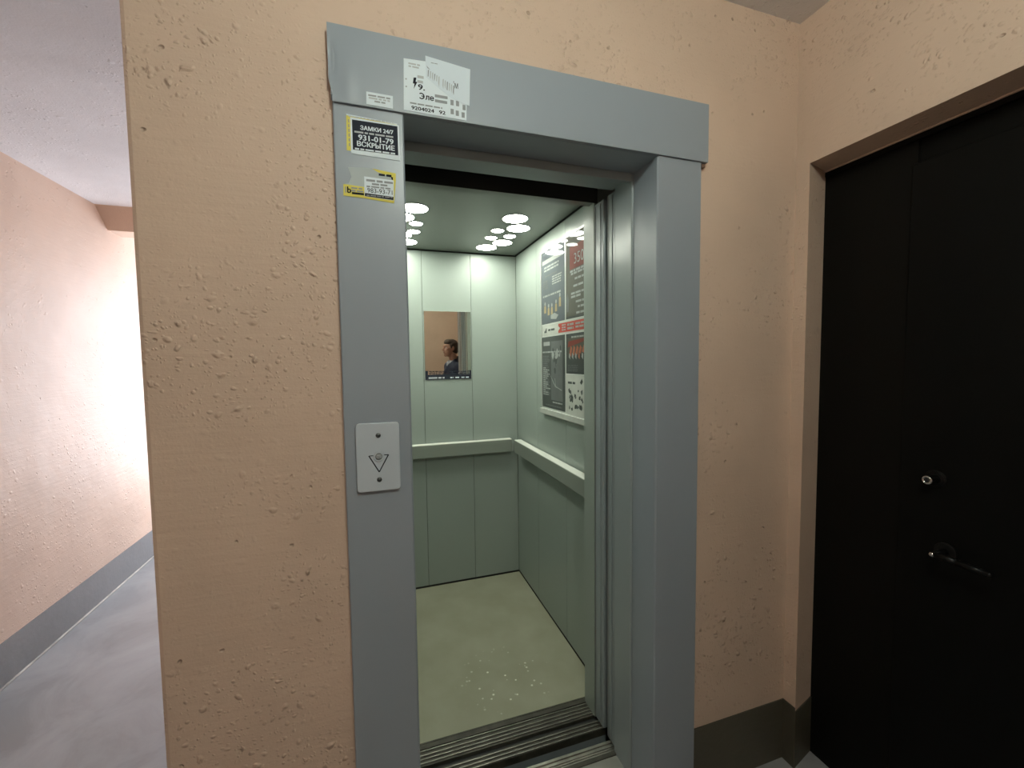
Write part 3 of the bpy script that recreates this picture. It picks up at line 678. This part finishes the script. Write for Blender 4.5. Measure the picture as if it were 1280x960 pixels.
# ------------------------------------------------------------------ man on the landing (seen in the mirror)
man = tag(empty('person', (1.01, -.20, 0)), 'man in a dark navy jacket standing on the landing, reflected in the elevator mirror', 'person')
man.rotation_euler = (0, 0, math.radians(90 - 14))     # faces the photographer, turned a little to the elevator
ORG[man.name] = Vector((0, 0, 0))
class Clay:
    def __init__(s): s.bm = bmesh.new()
    def ell(s, c, r, rot=(0, 0, 0)):
        t = bmesh.new(); bmesh.ops.create_uvsphere(t, u_segments=24, v_segments=16, radius=1)
        from mathutils import Euler
        t.transform(Matrix.Translation(c) @ Euler(rot).to_matrix().to_4x4() @ Matrix.Diagonal((*r, 1)))
        me = bpy.data.meshes.new('t'); t.to_mesh(me); t.free(); s.bm.from_mesh(me); bpy.data.meshes.remove(me); return s
    def limb(s, p, r):
        for (a, ra), (c, rc) in zip(zip(p, r), zip(p[1:], r[1:])):
            a = Vector(a); c = Vector(c); d = c - a
            t = bmesh.new(); bmesh.ops.create_cone(t, cap_ends=True, segments=20, radius1=ra, radius2=rc, depth=d.length)
            t.transform(Matrix.Translation((a + c) / 2) @ d.to_track_quat('Z', 'Y').to_matrix().to_4x4())
            me = bpy.data.meshes.new('t'); t.to_mesh(me); t.free(); s.bm.from_mesh(me); bpy.data.meshes.remove(me)
        for a, ra in zip(p, r): s.ell(a, (ra, ra, ra))
        return s
    def loft(s, rings, n=28):
        t = bmesh.new(); R = []
        for z, rx, ry, oy in rings:
            R.append([t.verts.new((rx * math.copysign(abs(math.cos(a)) ** .85, math.cos(a)), oy + ry * math.copysign(abs(math.sin(a)) ** .85, math.sin(a)), z)) for a in (2 * math.pi * i / n for i in range(n))])
        for A, B in zip(R, R[1:]):
            for i in range(n): t.faces.new((A[i], A[(i + 1) % n], B[(i + 1) % n], B[i]))
        t.faces.new(R[0][::-1]); t.faces.new(R[-1])
        me = bpy.data.meshes.new('t'); t.to_mesh(me); t.free(); s.bm.from_mesh(me); bpy.data.meshes.remove(me); return s
    def build(s, name, m, parent, voxel=.008, smooth=3):
        me = bpy.data.meshes.new(name); s.bm.to_mesh(me); s.bm.free()
        o = bpy.data.objects.new('tmp', me); COL.objects.link(o)
        md = o.modifiers.new('r', 'REMESH'); md.mode = 'VOXEL'; md.voxel_size = voxel
        if smooth: sm = o.modifiers.new('s', 'SMOOTH'); sm.iterations = smooth; sm.factor = .5
        dg = bpy.context.evaluated_depsgraph_get(); e = bpy.data.meshes.new_from_object(o.evaluated_get(dg))
        bpy.data.objects.remove(o); bpy.data.meshes.remove(me)
        for p in e.polygons: p.use_smooth = True
        e.materials.clear(); e.materials.append(m); e.name = name
        r = bpy.data.objects.new(name, e); COL.objects.link(r); r.parent = parent; ORG[r.name] = Vector((0, 0, 0)); return r
HC = Vector((0, .05, 1.672))        # head centre, a little forward of the shoulders
c = Clay()
c.ell(HC + Vector((0, -.012, .022)), (.074, .094, .090)).ell(HC + Vector((0, .022, -.038)), (.060, .066, .078)).ell(HC + Vector((0, .062, -.094)), (.026, .024, .020))
c.ell(HC + Vector((0, .082, .034)), (.050, .014, .012)).limb([HC + Vector((0, .086, .022)), HC + Vector((0, .106, -.022))], [.008, .013]).ell(HC + Vector((0, .094, -.028)), (.019, .012, .009))
c.ell(HC + Vector((0, .078, -.058)), (.026, .014, .010)).ell(HC + Vector((.046, .052, -.012)), (.016, .022, .018)).ell(HC + Vector((-.046, .052, -.012)), (.016, .022, .018))
for s in (-1, 1): c.ell(HC + Vector((s * .077, -.012, -.005)), (.010, .020, .032), (.0, s * .25, .1))
c.limb([(0, -.012, 1.47), (0, .018, 1.60)], [.062, .056])
c.limb([(0, 0, .98), (0, .0, 1.15), (0, -.01, 1.34), (0, -.012, 1.44)], [.125, .118, .125, .07])
c.limb([(-.175, -.012, 1.425), (.175, -.012, 1.425)], [.055, .055]).ell((0, 0, .94), (.155, .105, .11))
for s in (-1, 1):
    c.limb([(s * .185, -.012, 1.42), (s * .232, -.035, 1.155), (s * .215, .075, .93)], [.052, .042, .028])
    c.limb([(s * .09, 0, .93), (s * .105, .012, .50), (s * .11, -.022, .09)], [.085, .056, .040]).ell((s * .115, .04, .05), (.043, .12, .04))
    # relaxed hand: palm, four unequal curled fingers, thumb from the side of the palm
    W = Vector((s * .215, .075, .93)); D = Vector((-s * .08, .30, -.95)).normalized(); X = Vector((0, 1, 0)); X = (X - D * X.dot(D)).normalized(); N = Vector((-s, 0, 0)); N = (N - D * N.dot(D) - X * N.dot(X)).normalized()
    c.ell(W + D * .05, (.016, .040, .052), (.3, 0, 0)).limb([W, W + D * .03], [.026, .024])
    for k, L in enumerate((.070, .078, .073, .058)):
        o_ = X * (.028 - .0185 * k); p0 = W + D * .082 + o_; p1 = p0 + (D * .9 + N * .28).normalized() * L * .45; p2 = p1 + (D * .75 + N * .66).normalized() * L * .32; p3 = p2 + (D * .45 + N * .9).normalized() * L * .23
        c.limb([p0 - D * .02, p0, p1, p2, p3], [.010, .0092, .0086, .008, .0072])
    t0 = W + D * .035 + X * .030; t1 = t0 + (D * .6 + X * .75 + N * .25).normalized() * .036; t2 = t1 + (D * .85 + X * .25 + N * .4).normalized() * .032
    c.limb([t0 - X * .015, t0, t1, t2], [.013, .0125, .0105, .009])
body = c.build('body', M['skin'], man, voxel=.0048, smooth=2)
def part(mbs, name, lab=None):
    o = mbs.build(name, man)
    if lab: o['label'] = lab
    return o
for s in (-1, 1):
    b = MB(); p = HC + Vector((s * .031, .074, .008)); b.ball(p + Vector((0, -.0012, 0)), .0125, 'eyew', sc=(1.05, .8, .62)).ball(p + Vector((0, .0062, 0)), .0056, 'iris', sc=(1, .6, 1)); part(b, 'eye')
b = MB(); b.ball(HC + Vector((0, .088, -.056)), .020, 'lip', sc=(1, .30, .16)).ball(HC + Vector((0, .087, -.062)), .018, 'lip', sc=(1, .32, .2)); part(b, 'lips')
for s in (-1, 1):
    b = MB(); b.ball(HC + Vector((s * .031, .088, .034)), .018, 'hair', sc=(1, .3, .2)); part(b, 'eyebrow')
c = Clay(); c.ell(HC + Vector((0, -.026, .038)), (.080, .094, .088)).ell(HC + Vector((0, -.052, -.012)), (.074, .068, .078)).ell(HC + Vector((0, .008, .072)), (.068, .075, .052), (.15, 0, 0))
for s in (-1, 1): c.limb([HC + Vector((s * .071, .014, .04)), HC + Vector((s * .074, .012, .0))], [.012, .008])
c.build('hair', M['hair'], man, voxel=.006, smooth=3)
c = Clay()
c.loft([(.872, .180, .128, .0), (.90, .184, .132, 0), (1.0, .176, .128, 0), (1.10, .170, .124, .0), (1.22, .182, .130, -.004), (1.33, .196, .134, -.008), (1.41, .185, .118, -.012), (1.46, .125, .092, -.012), (1.50, .075, .070, -.012)])
c.limb([(-.175, -.012, 1.415), (.175, -.012, 1.415)], [.070, .070])
c.limb([(-.055, .0, 1.50), (-.062, -.05, 1.53), (0, -.075, 1.545), (.062, -.05, 1.53), (.055, .0, 1.50)], [.020, .022, .024, .022, .020])
c.limb([(-.055, .0, 1.51), (-.035, .085, 1.44), (-.012, .125, 1.36)], [.022, .02, .016]).limb([(.055, .0, 1.51), (.035, .085, 1.44), (.012, .125, 1.36)], [.022, .02, .016])
for s in (-1, 1): c.limb([(s * .185, -.012, 1.42), (s * .234, -.035, 1.155), (s * .217, .068, .948)], [.072, .060, .048])
c.build('jacket', M['jacket'], man, voxel=.009, smooth=4)
c = Clay(); c.ell((0, .055, 1.47), (.045, .045, .045)).limb([(-.045, .01, 1.515), (-.03, .07, 1.475), (0, .09, 1.44), (.03, .07, 1.475), (.045, .01, 1.515)], [.016, .016, .014, .016, .016]); c.build('shirt_collar', M['shirt'], man, voxel=.006, smooth=3)
c = Clay(); c.loft([(.84, .165, .105, 0), (.90, .168, .112, 0), (.98, .160, .112, 0)])
for s in (-1, 1): c.limb([(s * .09, 0, .92), (s * .105, .012, .50), (s * .11, -.022, .10)], [.098, .074, .066])
c.build('trousers', M['jeans'], man, voxel=.010, smooth=4)
for s in (-1, 1):
    c = Clay(); c.ell((s * .117, .045, .055), (.050, .135, .052)).ell((s * .115, -.03, .075), (.046, .06, .06)).limb([(s * .115, -.06, .022), (s * .118, .15, .020)], [.02, .02]).limb([(s * .09, -.05, .02), (s * .085, .12, .02)], [.02, .02]).limb([(s * .14, -.05, .02), (s * .15, .12, .02)], [.02, .02]); c.build('shoe', M['shoe'], man, voxel=.007, smooth=2)

# ------------------------------------------------------------------ landing lamp (behind and above the photographer)
LX, LY = .27, -.12
lp = tag(empty('ceiling_lamp', (LX, LY, CZ)), 'round opal ceiling lamp over the landing', 'ceiling lamp')
b = MB(); b.cyl((LX, LY, CZ - .045), (LX, LY, CZ), .055, 'frame_white', seg=40, bev=.004); b.build('lamp_base', lp)
b = MB(); b.ball((LX, LY, CZ - .135), .10, 'lampshade', seg=32); b.build('lamp_shade', lp)

# ------------------------------------------------------------------ daylight
W = bpy.data.worlds.new('sky'); S.world = W; W.use_nodes = True
bg = W.node_tree.nodes['Background']; bg.inputs[0].default_value = (.78, .88, 1.0, 1); bg.inputs[1].default_value = 28.0
ld = bpy.data.lights.new('window_portal', 'AREA'); ld.shape = 'RECTANGLE'; ld.size = WX1 - WX0; ld.size_y = WZ1 - WZ0; ld.cycles.is_portal = True
lo = bpy.data.objects.new('window_portal', ld); COL.objects.link(lo); lo.location = ((WX0 + WX1) / 2, FAR + .02, (WZ0 + WZ1) / 2); lo.rotation_euler = (math.radians(-90), 0, 0)

# ------------------------------------------------------------------ camera
f_px, yaw, pit, roll = 524.7, math.radians(17.903), math.radians(3.244), math.radians(-.711)
cy, sy = math.cos(yaw), math.sin(yaw)
fw = Vector((sy * math.cos(pit), cy * math.cos(pit), -math.sin(pit))); r = Vector((cy, -sy, 0)); u = r.cross(fw)
r2 = r * math.cos(roll) + u * math.sin(roll); u2 = -r * math.sin(roll) + u * math.cos(roll)
cd = bpy.data.cameras.new('camera'); cam = bpy.data.objects.new('camera', cd); COL.objects.link(cam)
mw = Matrix.Identity(4)
for i in range(3): mw[i][0] = r2[i]; mw[i][1] = u2[i]; mw[i][2] = -fw[i]
mw[0][3], mw[1][3], mw[2][3] = 0, 0, 1.5
cam.matrix_world = mw
cd.sensor_fit = 'HORIZONTAL'; cd.sensor_width = 36.0; cd.lens = 36.0 * f_px / 1280; cd.clip_start = .02
S.camera = cam
S.view_settings.view_transform = 'Standard'; S.view_settings.look = 'None'; S.view_settings.gamma = 1.0; S.view_settings.exposure = 0.0
S.view_settings.use_curve_mapping = False
S.cycles.max_bounces = 10; S.cycles.diffuse_bounces = 6; S.cycles.glossy_bounces = 6
S.cycles.sample_clamp_indirect = 6.0
S.cycles.use_denoising = True
